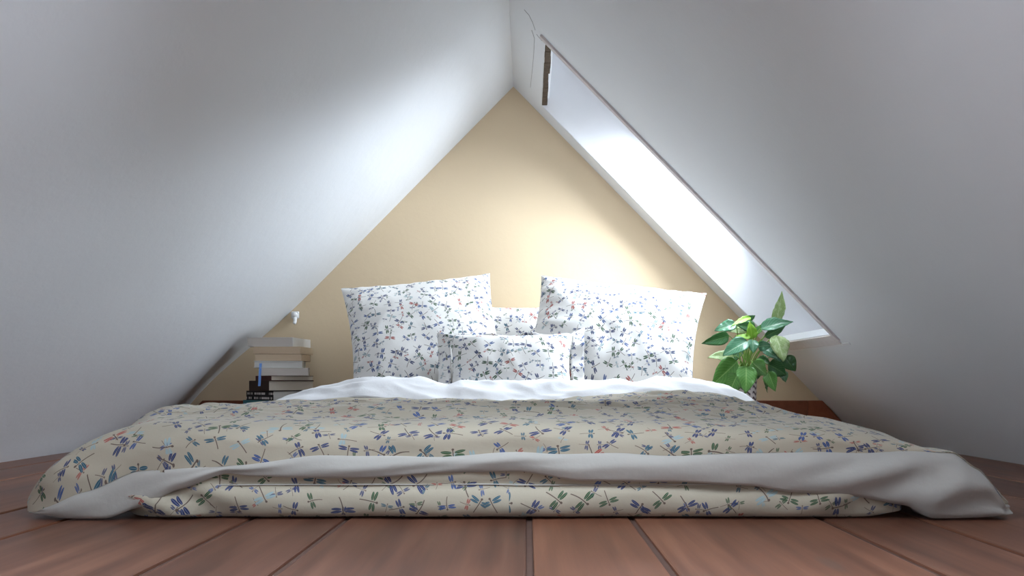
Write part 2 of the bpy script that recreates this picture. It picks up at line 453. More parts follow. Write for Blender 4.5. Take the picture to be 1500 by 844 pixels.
# unseen window added to the wall behind the camera for fill light
win2 = tag(empty('added_window_2', (-.05, RY - .06, .45)), 'wide low window added for fill light in the open end wall', kind='structure')
for lo, hi in (((-.55, -.03, 0), (-.51, .03, .6)), ((.51, -.03, 0), (.55, .03, .6)), ((-.51, -.03, 0), (.51, .03, .04)), ((-.51, -.03, .56), (.51, .03, .6)), ((-.02, -.025, .04), (.02, .025, .56))):
    bm = bmesh.new(); add_box(bm, lo, hi, .004); from_bm('sash_bar', bm, M_TRIM, win2)
for a in (-.51, .02):
    bm = bmesh.new(); add_box(bm, (a, -.003, .04), (a + .49, .003, .56)); from_bm('pane', bm, M_GLASS, win2)

# beam along the foot of the gable
def base_piece(x0, x1, parent, slant0=False, slant1=False):
    zt = 0.172
    bm = bmesh.new()
    lo0, hi0 = x0, x0
    a = [(x0 if not slant0 else xl(0) + .01, 0.0), (x1 if not slant1 else xr(0) - .01, 0.0), (x1 if not slant1 else xr(zt) - .004, zt), (x0 if not slant0 else xl(zt) + .004, zt)]
    f = [bm.verts.new((x, GY - .035, z)) for x, z in a]; b = [bm.verts.new((x, GY, z)) for x, z in a]
    bm.faces.new(f); bm.faces.new(b)
    for i in range(4): bm.faces.new((f[i], f[(i + 1) % 4], b[(i + 1) % 4], b[i]))
    bmesh.ops.bevel(bm, geom=bm.edges[:], offset=.002, segments=1, affect='EDGES')
    o = from_bm('beam_board', bm, M_BASE, parent)
    return o
bb = tag(empty('baseboard_back', (0, GY - .02, 0)), 'red brown wooden beam along the foot of the gable wall', kind='structure')
xj = (1183 - VX) * 3.42 / F
for args in ((XL, -0.4, True, False), (-0.396, xj - .001, False, False), (xj + .001, XRT, False, True)):
    o = base_piece(args[0], args[1], bb, args[2], args[3]); o.location = (0, -(GY - .02), 0)

# ================================================================== the bed
# mattress in printed cover, low on the floor
MX0, MX1, MY0, MY1, MZ = -0.79, 0.72, 1.375, 3.40, 0.150
mattress = tag(empty('mattress', ((MX0 + MX1) / 2, 2.4, 0)), 'low mattress in dragonfly print cover lying on the floor', 'mattress')
ml = mattress.location.copy()
def rounded_ring(t, x0, x1, y0, y1, r):
    """point on a rounded rectangle, t in metres along the perimeter, starting mid front edge, going to +x"""
    segs = []
    w, h = x1 - x0 - 2 * r, y1 - y0 - 2 * r
    q = math.pi * r / 2
    cx = (x0 + x1) / 2
    L = [('l', (cx, y0), (1, 0), w / 2), ('a', (x1 - r, y0 + r), -90, q), ('l', (x1, y0 + r), (0, 1), h), ('a', (x1 - r, y1 - r), 0, q),
         ('l', (x1 - r, y1), (-1, 0), w), ('a', (x0 + r, y1 - r), 90, q), ('l', (x0, y1 - r), (0, -1), h), ('a', (x0 + r, y0 + r), 180, q), ('l', (x0 + r, y0), (1, 0), w / 2)]
    for kind, p, dd, ln in L:
        if t <= ln + 1e-9:
            if kind == 'l': return (p[0] + dd[0] * t, p[1] + dd[1] * t, dd[1], -dd[0])
            a = R(dd) + t / r; return (p[0] + r * math.cos(a), p[1] + r * math.sin(a), math.cos(a), math.sin(a))
        t -= ln
    return (cx, y0, 0, -1)
r = .09
per = 2 * (MX1 - MX0 - 2 * r) + 2 * (MY1 - MY0 - 2 * r) + 2 * math.pi * r
NP = 420
prof = [(-.05, 0.0), (-.012, .003), (0.004, .012), (.010, .03), (.012, .045), (.008, .058), (.000, .066), (.0055, .074), (.012, .09), (.010, .11), (0, .13), (-.02, .146), (-.05, MZ), (-.2, MZ), (-.45, MZ), (-.70, MZ), (-.7595, MZ)]
pts, uvs = [], []
arc = 0
for k_, (o_, z_) in enumerate(prof):
    if k_: arc += math.hypot(prof[k_][0] - prof[k_ - 1][0], prof[k_][1] - prof[k_ - 1][1])
    row, ur = [], []
    for i in range(NP + 1):
        t = per * i / NP
        x, y, nx_, ny_ = rounded_ring(min(t, per - 1e-6) if i < NP else 0, MX0, MX1, MY0, MY1, r)
        w = o_
        if z_ > .002 and o_ > -.03:
            w += .007 * nz(x * 5, y * 5, z_ * 22) + .004 * ridged(x * 9 + z_ * 30, y * 9, z_ * 10)
        # soft folds of the cover at the left front corner
        if y < 1.6 and x < -.45: w += .016 * math.sin((x + z_ * 2.4) * 38) * smooth01(-.45, -.72, x) * (1 if z_ > .004 else 0) * smooth01(.15, .05, z_)
        if y < 1.6 and x > .4: w += .012 * math.sin((x - z_ * 2.0) * 30) * smooth01(.4, .65, x) * (1 if z_ > .004 else 0) * smooth01(.15, .05, z_)
        zz = z_ + (.004 * nz(x * 4, y * 4, 2) if .02 < z_ < .15 else 0)
        cx_, cy_ = x + nx_ * w, y + ny_ * w
        if o_ < -.06:
            cx_ = ml.x + (x - ml.x) * (1 + o_ / .76); cy_ = ml.y + (y - ml.y) * (1 + o_ / 1.05)
        row.append(Vector((cx_, cy_, zz)) - ml); ur.append((t + .013, arc + .3))
    pts.append(row); uvs.append(ur)
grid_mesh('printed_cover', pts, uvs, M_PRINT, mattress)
bm = bmesh.new()
cord = []
for i in range(301):
    x, y, nx_, ny_ = rounded_ring(min(per * i / 300, per - 1e-6), MX0, MX1, MY0, MY1, r)
    cord.append(Vector((x + nx_ * .006, y + ny_ * .006, .066 + .002 * nz(x * 6, y * 6))) - ml)
add_tube(bm, cord, .0014, n=5, cap=False)
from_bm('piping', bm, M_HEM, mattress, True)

# duvet: printed upper side, white lining in a darkened tone along the foot, turned-down white head end
duvet = tag(empty('duvet', (-0.02, 2.0, MZ)), 'rumpled dragonfly print duvet with white lining spread over the low mattress', 'duvet')
dl = duvet.location.copy()
DF = 1.350
def fx(px): return (px - VX) * DF / F
def fz(py): return max(0.004, CAM_H - (py - VY) * DF / F)
ZT = [(fx(a), fz(b)) for a, b in [(37, 754), (60, 746), (120, 722), (200, 692), (290, 685), (360, 683), (470, 669), (560, 668), (640, 668), (760, 664), (860, 665), (1000, 666), (1150, 661), (1300, 661), (1400, 664), (1440, 690), (1485, 745)]]
ZB = [(fx(a), fz(b)) for a, b in [(37, 757), (90, 763), (150, 763), (200, 745), (260, 718), (330, 694), (360, 698), (430, 701), (540, 701), (650, 693), (760, 691), (850, 705), (1000, 707), (1100, 712), (1160, 722), (1250, 728), (1330, 742), (1370, 762), (1440, 768), (1485, 764)]]
XD0, XD1 = fx(37) - .02, fx(1485) + .012
def hem_top(x): return max(.004, lerp_curve(ZT, x) + (.006 * nz(x * 3.5, 2.2, 1) + .0035 * nz(x * 9, 4.2, 1)) * smooth01(-.85, -.6, x) * smooth01(.85, .7, x))
def dtop(x, y):
    """height of the duvet's upper side"""
    h = .186
    # gentle swell and wrinkles that run mostly across the bed
    h += .010 * nz(x * 1.6, y * 2.2, 1.3) + .006 * nz(x * 3.1, y * 6.5, 7.7)
    h += .016 * ridged(x * 2.3 + .5 * nz(x * 2, y * 2), y * 8, 4.4) * smooth01(1.42, 1.62, y)
    h += .008 * ridged(x * 6, y * 15 + x * 3, 9.1) * smooth01(1.42, 1.6, y)
    h += .020 * smooth01(.05, .35, x) * smooth01(2.0, 2.4, y) * smooth01(.85, .55, x)
    h -= .016 * smooth01(.2, .8, x) * smooth01(2.2, 1.6, y) + .055 * smooth01(.55, .80, x) * smooth01(1.55, 1.8, y)
    h += .010 * ridged(x * 3 + .6 * nz(x * 3, y * 3, 2), y * 9 - x * 4, 6.1) * smooth01(.0, .4, x) * smooth01(1.5, 1.75, y)
    h += .016 * nz(x * 9, y * 7, 3.3) * smooth01(-.45, -.75, x) * smooth01(1.45, 1.6, y)
    # lip of a fold near the right edge
    h += .055 * math.exp(-((x - .76) / .045) ** 2 - ((y - 2.40) / .07) ** 2)
    h += .022 * math.exp(-((x + .88) / .07) ** 2 - ((y - 1.70) / .08) ** 2)
    return h
def side_fall(x, y):
    if x < -.70:
        q = (-.70 - x) / (-.70 - XD0 + .02); p = 3.2 - 1.5 * smooth01(1.75, 1.4, y)
    elif x > .58:
        q = (x - .58) / (XD1 - .58 + .02); p = 2.6 - .9 * smooth01(2.1, 1.5, y)
    else: return 1.0
    q = min(max(q, 0), .9995)
    return (1 - q ** p) ** (1 / 1.6)
def yfront(x):
    t = (x - (XD0 + XD1) / 2) / ((XD1 - XD0) / 2)
    return 1.352 + .035 * abs(t) ** 16 + .007 * nz(x * 3.3, .4, 6) + .004 * nz(x * 9, 1.4, 6)
# columns: denser towards the sides
def col_x():
    out = []
    n = 230
    for i in range(n + 1):
        s = -1 + 2 * i / n
        s2 = math.copysign(1 - (1 - abs(s)) ** 1.35, s)
        out.append((XD0 + XD1) / 2 + s2 * (XD1 - XD0) / 2)
    return out
XS = col_x()
YB = 2.60
NTOP, NFR = 120, 26
pts, uvs = [], []
for j in range(NTOP + NFR + 1):
    row, ur = [], []
    for x in XS:
        yf = yfront(x); zt = hem_top(x)
        rr = .085
        if j <= NTOP:
            tt = j / NTOP
            y = YB + (yf + rr - YB) * (1 - (1 - tt) ** 1.15)
            z = dtop(x, y) * side_fall(x, y)
            xx = x
            v = YB - y
        else:
            a = (j - NTOP) / NFR * math.pi / 2
            y = yf + rr * (1 - math.sin(a) ** .62)
            ht = dtop(x, yf + rr) * side_fall(x, yf + rr)
            ht = max(ht, zt + .004)
            z = zt + (ht - zt) * math.cos(a) ** .75
            y -= .010 * math.sin(2 * a) * (.6 + nz(x * 5, z * 9, 2))
            y -= .007 * ridged(x * 4 + z * 6, z * 22 + x * 3, 5.2) * math.sin(a) * math.cos(a * .9)
            lf = smooth01(-.45, -.75, x)          # gathers where the corner drops to the floor
            y -= .012 * lf * math.sin((x * 1.0 - z * 1.5) * 34) * math.sin(a) * math.cos(a * .97)
            xx = x
            v = YB - yf - rr + (j - NTOP) / NFR * .15
        if j == 0: z -= .02
        z = max(z, .003)
        u = x
        if abs(x - (XD0 + XD1) / 2) > .62: # let the print run down the side instead of stretching
            u = x + math.copysign((.197 - min(z, .197)) * smooth01(1.38, 1.5, y), x)
        row.append(Vector((xx, y, z)) - dl); ur.append((u + 2.0, v))
    pts.append(row); uvs.append(ur)
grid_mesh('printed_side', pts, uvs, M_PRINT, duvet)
# lining band along the foot
pts, uvs = [], []
NB = 16
for j in range(NB + 1):
    row, ur = [], []
    s = j / NB
    for x in XS:
        yf = yfront(x); zt = hem_top(x); zb = lerp_curve(ZB, x)
        zb = min(zb, zt - .004); zb = max(zb, .0015)
        if s < .75:
            q = s / .75
            big = smooth01(.35, .75, x)
            bul = (.012 + .016 * big) * math.sin(math.pi * (q ** .8)) ** .8 * min(1, (zt - zb) / .03)
            bul += .006 * nz(x * 7 + q * 1.2, q * 1.5, 3) * math.sin(math.pi * q)
            bul += .010 * big * math.sin((x * .8 + q * .16) * 46) * math.sin(math.pi * q)
            y = yf + .004 - bul
            z = zt + .003 + (zb - zt - .003) * q
        else:
            q = (s - .75) / .25
            y = yf + .004 + .05 * q
            z = zb + .010 * q * (1 if zb > .01 else .1)
        row.append(Vector((x, y, z)) - dl); ur.append((x, s))
    pts.append(row); uvs.append(ur)
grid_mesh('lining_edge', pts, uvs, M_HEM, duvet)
# turned-down head end
FT = [(a, b) for a, b in [(398, 594), (430, 581), (470, 568), (540, 557), (620, 556), (660, 561), (760, 562), (850, 560), (900, 556), (960, 553), (1010, 554), (1050, 563), (1080, 575), (1105, 590), (1120, 608)]]
DT = 2.64
FT = [((a - VX) * DT / F, CAM_H - (b - VY) * DT / F) for a, b in FT]
FL = [(a, b) for a, b in [(398, 596), (470, 588), (560, 582), (620, 588), (660, 592), (760, 593), (850, 590), (900, 582), (960, 580), (1010, 585), (1090, 598), (1120, 612)]]
DLo = 2.46
FL = [((a - VX) * DLo / F, CAM_H - (b - VY) * DLo / F) for a, b in FL]
pts, uvs = [], []
NF = 48
fx0, fx1 = FT[0][0], FT[-1][0]
for j in range(NF + 1):
    s = j / NF
    row, ur = [], []
    for i in range(221):
        x = fx0 + (fx1 - fx0) * i / 220
        zt = lerp_curve(FT, x); zl = lerp_curve(FL, x * DLo / DT) 
        yl = DLo + .03 * nz(x * 3, 0, 8)
        if s < .12:                     # turned under at the front lip
            q = s / .12; y = yl + .03 * (1 - q); z = zl - .012 * (1 - q)
        elif s < .6:
            q = (s - .12) / .48
            y = yl + (DT - yl) * q
            z = zl + (zt - zl) * math.sin(q * math.pi / 2) ** .9
        else:
            q = (s - .6) / .4
            y = DT + .11 * q; z = zt - (zt - min(.155, zt)) * (q ** 1.6)
        wr = math.sin(math.pi * min(1, max(0, s)))
        z += wr * (.007 * nz(x * 4, y * 7, 5) + .015 * (ridged(x * 4.2 + y * 5, y * 9 - x * 3, 2.2) - .6) + .007 * ridged(x * 9, y * 16 + x * 5, 3))
        y -= wr * .012 * nz(x * 8, s * 4, 9)
        z = max(z, .01)
        row.append(Vector((x, y, z)) - dl); ur.append((x, y))
    pts.append(row); uvs.append(ur)
# drop the two ends down beside the mattress
for row in pts:
    for i, p in enumerate(row):
        e = max(0, (3 - i) / 3, (i - 217) / 3)
        if e > 0: p.z -= .05 * e * e
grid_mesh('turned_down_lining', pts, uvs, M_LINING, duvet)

# ------------------------------------------------------------------ pillows
def pillow_mesh(name, w, h, T, seed, mat, parent, corner=.07, gather=0.0, flange=0.0, n=60):
    bm = bmesh.new(); uvl = bm.loops.layers.uv.new('UVMap')
    grids = []
    for sgn in (1, -1):
        g = []
        for j in range(n + 1):
            row = []
            for i in range(n + 1):
                u = -1 + 2 * i / n; v = -1 + 2 * j / n
                u = math.copysign(1 - (1 - abs(u)) ** 1.5, u); v = math.copysign(1 - (1 - abs(v)) ** 1.5, v)
                x = w / 2 * u * (1 - corner * (1 - v * v) * abs(u) ** 2)
                y = h / 2 * v * (1 - corner * (1 - u * u) * abs(v) ** 2)
                prod = max(0, (1 - abs(u) ** 2.4)) * max(0, (1 - abs(v) ** 2.4))
                z = T * prod ** .52
                edge = min(1 - abs(u), 1 - abs(v))
                wr = .014 * nz(x * 5, y * 5, seed + sgn) + .010 * ridged(x * 7 + nz(x * 3, y * 3, seed) * 1.2, y * 7, seed + 3 * sgn)
                z += wr * min(1, prod * 4)
                if gather:
                    z += gather * (math.sin(y * 95 + seed + 3 * nz(y * 8, 1, seed)) * math.exp(-((1 - abs(u)) / .16) ** 1.2) * smooth01(0, .05, 1 - abs(u)))
                    z += gather * .6 * (math.sin(x * 80 + seed + 3 * nz(x * 8, 2, seed)) * math.exp(-((1 - abs(v)) / .13) ** 1.2) * smooth01(0, .05, 1 - abs(v)))
                # sag: the lower half is fuller
                z *= 1 + .16 * (-v)
                row.append((bm.verts.new((x, y, sgn * z)), (x + seed * 1.37 + (0 if sgn > 0 else 2.1), y + seed * .71)))
            g.append(row)
        for j in range(n):
            for i in range(n):
                q = [g[j][i], g[j][i + 1], g[j + 1][i + 1], g[j + 1][i]]
                if sgn < 0: q.reverse()
                f = bm.faces.new([a[0] for a in q]); f.smooth = True
                for lp, a in zip(f.loops, q): lp[uvl].uv = a[1]
    bmesh.ops.remove_doubles(bm, verts=bm.verts, dist=1e-6)
    return from_bm(name, bm, mat, parent, True)
def flange_mesh(w, h, fw, seed, parent, mat, corner=.05):
    n = 160
    pts, uvs = [], []
    ring = []
    for k_ in range(4):
        for i in range(n // 4):
            t = -1 + 2 * i / (n // 4)
            ring.append([(t, -1), (1, t), (-t, 1), (-1, -t)][k_])
    ring.append(ring[0])
    for j in range(7):
        s = j / 6; row, ur = [], []
        for i, (u, v) in enumerate(ring):
            x = w / 2 * u * (1 - corner * (1 - v * v) * abs(u)); y = h / 2 * v * (1 - corner * (1 - u * u) * abs(v))
            dx = (abs(u) > .999) * math.copysign(1, u); dy = (abs(v) > .999) * math.copysign(1, v)
            x += dx * (fw * s - .004); y += dy * (.006 * s - .004) + (.03 * s * v if dx and v > 0 else 0)
            z = .012 * math.sin(i * .55 + 2 * nz(i * .13, 0, seed)) * s + .022 * s * nz(i * .08, 3, seed) 
            if u < -.9: z -= .05 * s * smooth01(-1, 1, v)      # the left border folds back
            row.append(Vector((x, y, z))); ur.append((x + 5.3, y + 1.1))
        pts.append(row); uvs.append(ur)
    o = grid_mesh('flange', pts, uvs, mat, parent)
    md = o.modifiers.new('thickness', 'SOLIDIFY'); md.thickness = .003; md.offset = 0
    return o
def place_pillow(label, group, bottom, w, h, T, lean, roll, yaw, seed, gather=.004, flange=0, corner=.07, rest=.153):
    root = tag(empty('pillow', bottom), label, 'pillow', group)
    root.rotation_euler = (Matrix.Rotation(R(yaw), 3, 'Z') @ Matrix.Rotation(R(90 - lean), 3, 'X') @ Matrix.Rotation(R(roll), 3, 'Z')).to_euler()
    o = pillow_mesh('pillowcase', w, h, T, seed, M_PRINT_PILLOW, root, corner, gather)
    o.location = (0, h / 2, 0)
    if flange:
        f = flange_mesh(w, h, flange, seed, root, M_PRINT_PILLOW); f.location = (0, h / 2, 0)
    # rest the lowest corner on the mattress
    bpy.context.view_layer.update()
    low = min((c.matrix_world @ v.co).z for c in root.children for v in c.data.vertices)
    root.location.z += rest - low
    return root
GP = 'printed pillows at the head of the bed'
place_pillow('wide printed pillow lying back against the gable between the two large square ones', GP, (-.04, 3.27, .170), .62, .48, .075, 14, 0, 0, 1.0)
place_pillow('large square printed pillow standing on the side of the books', GP, (-.385, 2.985, .168), .66, .585, .115, 27, 8.0, 6, 2.0, .006, 0, .075)
place_pillow('large square printed pillow standing on the side of the green plant', GP, (.305, 2.93, .172), .72, .55, .125, 27, -8.5, -6, 3.0, .008, 0, .075)
place_pillow('small oblong printed pillow with flat flange in front of the others', GP, (-.060, 2.765, .185), .50, .315, .085, 22, .5, 2, 4.0, .003, .05, .10)

# ================================================================== books
def mat_pages(name, c):
    k = NT(name, .9, .1); v = k.coord()
    g = k.noise(k.vm('MULTIPLY', v, (3, 3, 900)), 1, 2)
    k.color(k.mix(g, (*[x * .72 for x in c], 1), (*c, 1)))
    return k.mat
PG_GREY = mat_pages('greyish_pages', (0.76, 0.70, 0.64)); PG_TAN = mat_pages('tan_pages', (0.74, 0.57, 0.40)); PG_CREAM = mat_pages('cream_pages', (0.80, 0.72, 0.60)); PG_WHITE = mat_pages('white_pages', (0.78, 0.76, 0.72))
def mat_lettered(name, c, ink):
    k = NT(name, .5, .3); v = k.sep(k.coord())
    # broken rows of pale illegible lettering along the spine
    rows = k.m('LESS_THAN', k.m('ABSOLUTE', k.m('SUBTRACT', k.m('FRACT', k.m('MULTIPLY', v[2], 52.0)), .5)), .24)
    cx = k.node('ShaderNodeCombineXYZ'); k.put(cx.inputs[0], k.m('MULTIPLY', v[0], 1.0)); k.put(cx.inputs[1], k.m('MULTIPLY', v[1], 1.0)); k.put(cx.inputs[2], k.m('FLOOR', k.m('MULTIPLY', v[2], 52.0)))
    letters = k.m('GREATER_THAN', k.noise(cx.outputs[0], 120, 2), .47)
    k.color(k.mix(k.m('MULTIPLY', k.m('MULTIPLY', rows, letters), .8), (*c, 1), (*ink, 1)))
    return k.mat
def book(label, z, th, a, b, ang, corner, cover_c, pages, spine='a', hard=.0022, lettered=False):
    """a: length of the face towards the left, b: depth of the face towards the right; near corner at 'corner' (x, y)"""
    root = tag(empty('book', (corner[0], corner[1], z)), label, 'book', 'books piled beside the bed')
    root.rotation_euler = (0, 0, R(ang))
    cm = mat_lettered('lettered_cover', cover_c, (.75, .7, .66)) if lettered else mat_plain('book_cover', cover_c, .45, .06, 20)
    # local frame: -x along face a, +y along face b, near corner at the origin
    bm = bmesh.new()
    add_box(bm, (-a, 0, 0), (0, b, hard), .0006); add_box(bm, (-a, 0, th - hard), (0, b, th), .0006)
    if spine == 'a': add_box(bm, (-a, 0, hard * .5), (0, hard, th - hard * .5), .0006)
    elif spine == 'b': add_box(bm, (-hard, 0, hard * .5), (0, b, th - hard * .5), .0006)
    elif spine == 'back': add_box(bm, (-a, b - hard, hard * .5), (0, b, th - hard * .5), .0006)
    elif spine == 'left': add_box(bm, (-a, 0, hard * .5), (-a + hard, b, th - hard * .5), .0006)
    from_bm('cover', bm, cm, root)
    i = .003 if hard > .0015 else .0006
    i0 = hard * .9
    x0, x1, y0, y1 = -a + i, -i, i, b - i
    if spine == 'a': y0 = i0
    if spine == 'b': x1 = -i0
    if spine == 'back': y1 = b - i0
    if spine == 'left': x0 = -a + i0
    bm = bmesh.new(); add_box(bm, (x0, y0, hard * .95), (x1, y1, th - hard * .95), .0008)
    from_bm('pages', bm, pages, root)
    return root
BD = 3.13
def bx_(zx): return ((340 + zx / 7.036) - VX) * BD / F
def bz_(zy): return CAM_H - ((480 + zy / 7.033) - VY) * BD / F
# (label, top, bottom in the enlarged view; faces; turn; corner; colours)
# each row: label, upper and lower edge, near corner, lengths of the left and right face, turn, cover, pages, spine side, board thickness
BK = [
 ('pale paperback on top of the book pile with a bright spine', 100, 195, 625, .205, .19, -6, (.78, .77, .75), PG_GREY, 'b', .0012),
 ('tan paged paperback second from the top of the book pile', 198, 272, 700, .205, .17, -2, (.70, .56, .40), PG_TAN, 'b', .0012),
 ('orange tan paged paperback third from the top with a dark brown cover edge', 274, 345, 715, .200, .13, 0, (.22, .12, .08), PG_TAN, 'back', .0012),
 ('white hardback with a light blue ribbon marker hanging out', 346, 415, 728, .200, .13, 12, (.72, .74, .70), PG_WHITE, 'back', .0025),
 ('beige paged paperback under the white hardback with the ribbon', 416, 496, 785, .195, .14, 14, (.62, .57, .51), PG_GREY, 'back', .0012),
 ('thin maroon spined book in the middle of the pile', 497, 547, 440, .155, .195, 44, (.10, .035, .03), PG_CREAM, 'left', .002),
 ('thick dark brown spined book above the black lettered one', 548, 652, 415, .19, .21, 45, (.055, .035, .026), PG_CREAM, 'left', .0022),
 ('black spined book with pale lettering on the spine', 655, 750, 460, .20, .215, 53, (.012, .010, .010), PG_WHITE, 'left', .0022),
 ('teal spined book under the black lettered one', 751, 797, 425, .20, .20, 53, (.06, .19, .21), PG_CREAM, 'left', .002),
]
BOOKS = []
prev = None
for i, (lab, t_, b_, cz, a, b, ang, cc, pg, sp, hd) in enumerate(BK):
    z1, z0 = prev if prev is not None else bz_(t_), bz_(b_)
    prev = z0
    if sp == 'left':                # spine is the left end; the near corner is where spine and page edge meet
        o = book(lab, z0, z1 - z0, b, a, ang, (bx_(cz), BD - .045), cc, pg, 'left', hd, lettered=(i == 7))
        for ch in o.children: ch.location = (b, 0, 0)
    else:
        o = book(lab, z0, z1 - z0, a, b, ang, (bx_(cz), BD), cc, pg, sp, hd)
    BOOKS.append(o)
# the pile goes on behind the bed down to the floor
zb_ = prev
hid = [('grey book hidden low in the pile under the teal one', .055, (.25, .25, .27)), ('brown book low in the pile resting on the bottom one', .05, (.2, .12, .08)), ('dark blue book at the very bottom of the pile on the floor', None, (.04, .06, .12))]
for lab, th, cc in hid:
    th = zb_ if th is None else th
    o = book(lab, zb_ - th, th, .21, .16, 0, (-1.075, 3.085), cc, PG_CREAM, 'left', .0025)
    for ch in o.children: ch.location = (.21, 0, 0)
    o.rotation_euler = (0, 0, R(50)); zb_ -= th
# ribbon marker of the white hardback
wb_ = BOOKS[3]
bm = bmesh.new()
RY0 = BD - (bx_(728) - bx_(328)) * math.tan(R(12))
p0 = Vector((bx_(328), RY0, bz_(372)))
pr = []
for i in range(15):
    s = i / 14
    pr.append(Vector((p0.x + .002 * math.sin(s * 3), RY0 - .004 - .012 * math.sin(min(1, s * 1.5) * math.pi / 2) - .004 * s, bz_(372 + 230 * s))))
pr.insert(0, p0 + Vector((0, .05, .004)))
vv = []
for p in pr:
    vv.append([bm.verts.new(p + Vector((dx, dy, 0))) for dx, dy in ((-.0052, 0), (.0052, 0), (.0052, .0008), (-.0052, .0008))])
for a_, b_ in zip(vv[:-1], vv[1:]):
    for i in range(4): bm.faces.new((a_[i], a_[(i + 1) % 4], b_[(i + 1) % 4], b_[i]))
bm.faces.new(vv[0]); bm.faces.new(vv[-1])
M_RIB = mat_plain('light_blue_ribbon', (.18, .36, .78), .5, .1, 80)
rib = from_bm('ribbon_marker', bm, M_RIB)
rib.parent = wb_; bpy.context.view_layer.update(); rib.matrix_parent_inverse = wb_.matrix_world.inverted()
rib['label'] = 'light blue ribbon'

# ================================================================== wall hook
hk = P(433, 465, GY)
hook = tag(empty('wall_hook', (hk.x, GY, hk.z)), 'small white plastic hook stuck on the tan gable wall above the book pile', 'hook')
bm = bmesh.new(); add_box(bm, (-.019, -.010, -.006), (.019, .001, .028), .006); from_bm('base_plate', bm, M_PLASTIC, hook, True)
bm = bmesh.new()
bmesh.ops.create_uvsphere(bm, u_segments=20, v_segments=12, radius=.014)
for v in bm.verts: v.co = Vector((v.co.x, v.co.y * .7 - .012, v.co.z + .010))
from_bm('round_boss', bm, M_PLASTIC, hook, True)
bm = bmesh.new(); add_tube(bm, [Vector(p) for p in ((0, -.008, .004), (.002, -.014, -.010), (.003, -.018, -.022), (.003, -.022, -.029), (.003, -.028, -.026))], .009, .007, 12)
from_bm('hook_arm', bm, M_PLASTIC, hook, True)

# ================================================================== potted plant
PD = 3.06
PX, PYY = (1092 - VX) * PD / F, PD
plant = tag(empty('potted_plant', (PX, PYY, 0)), 'leafy green houseplant in a slim patterned white pot beside the bed', 'plant')
k = NT('white_pot_dark_zigzag', .45, .4)
v = k.sep(k.coord())
ang = k.m('DIVIDE', k.m('ARCTAN2', v[1], v[0]), 6.2832)
zz = k.m('ABSOLUTE', k.m('SUBTRACT', k.m('FRACT', k.m('MULTIPLY', ang, 9.0)), .5))
st = k.m('FRACT', k.m('ADD', k.m('MULTIPLY', v[2], 42.0), k.m('MULTIPLY', zz, 1.1)))
st = k.m('LESS_THAN', st, .42)
gap = k.m('GREATER_THAN', k.m('FRACT', k.m('MULTIPLY', ang, 4.5)), .16)
k.color(k.mix(k.m('MULTIPLY', st, gap), (.74, .69, .68, 1), (.13, .09, .10, 1)))
M_POT = k.mat
bm = bmesh.new()
prof = [(0, 0), (.030, 0), (.036, .01), (.040, .10), (.044, .20), (.047, .30), (.048, .312), (.044, .312), (.042, .30), (.040, .285), (0, .285)]
n = 40; rings = []
for r_, z_ in prof:
    rings.append([bm.verts.new((r_ * math.cos(2 * math.pi * i / n), r_ * math.sin(2 * math.pi * i / n), z_)) for i in range(n)] if r_ else [bm.verts.new((0, 0, z_))])
for a_, b_ in zip(rings[:-1], rings[1:]):
    for i in range(n):
        if len(a_) == 1: bm.faces.new((a_[0], b_[i], b_[(i + 1) % n]))
        elif len(b_) == 1: bm.faces.new((a_[i], a_[(i + 1) % n], b_[0]))
        else: bm.faces.new((a_[i], a_[(i + 1) % n], b_[(i + 1) % n], b_[i]))
pot = from_bm('pot', bm, M_POT, plant, True)
bm = bmesh.new(); bmesh.ops.create_circle(bm, cap_ends=True, radius=.041, segments=30)
o = from_bm('soil', bm, mat_plain('dark_soil', (.05, .035, .025), .95, .4, 80, bump=.8), plant); o.location.z = .289

def mat_leaf(name, c, vein, rough=.32, varieg=0.0):
    k = NT(name, rough, .5)
    uv = k.sep(k.coord('UV'))
    ax = k.m('ABSOLUTE', uv[0])
    mid = k.m('LESS_THAN', ax, .045)
    fr = k.m('FRACT', k.m('SUBTRACT', k.m('MULTIPLY', uv[1], 9.0), k.m('MULTIPLY', ax, 3.2)))
    vn = k.m('LESS_THAN', fr, .14)
    f = k.m('MAXIMUM', k.m('MULTIPLY', mid, .9), k.m('MULTIPLY', vn, .45))
    ob = k.coord()
    bl = k.noise(ob, 28, 3)
    base = k.mix(bl, (*[x * .7 for x in c], 1), (*[min(1, x * 1.25) for x in c], 1))
    if varieg: base = k.mix(k.m('MULTIPLY', k.m('GREATER_THAN', k.noise(ob, 45, 3), .52), varieg), base, (*vein, 1))
    k.color(k.mix(f, base, (*vein, 1)))
    k.bump(k.m('ADD', k.m('MULTIPLY', f, -.6), k.m('MULTIPLY', bl, .6)), .35, .004)
    k.b.inputs['Subsurface Weight'].default_value = 0.0
    # thin leaf: some light passes through
    tl = k.node('ShaderNodeBsdfTranslucent'); k.l.new(k.mix(.25, k.b.inputs['Base Color'].links[0].from_socket, (.35, .6, .05, 1)), tl.inputs[0])
    mx = k.node('ShaderNodeMixShader'); mx.inputs[0].default_value = .28
    k.l.new(k.b.outputs[0], mx.inputs[1]); k.l.new(tl.outputs[0], mx.inputs[2]); k.l.new(mx.outputs[0], k.n['Material Output'].inputs[0])
    return k.mat
ML = {'d': mat_leaf('deep_green_leaf', (.045, .16, .05), (.18, .36, .12), .28),
      'm': mat_leaf('mid_green_leaf', (.11, .30, .06), (.32, .52, .16)),
      'b': mat_leaf('blue_green_leaf', (.07, .23, .12), (.34, .52, .32), .25),
      'l': mat_leaf('lime_green_leaf', (.26, .52, .04), (.48, .66, .14), .4),
      'p': mat_leaf('pale_variegated_leaf', (.36, .50, .20), (.62, .72, .42), .4, .5)}
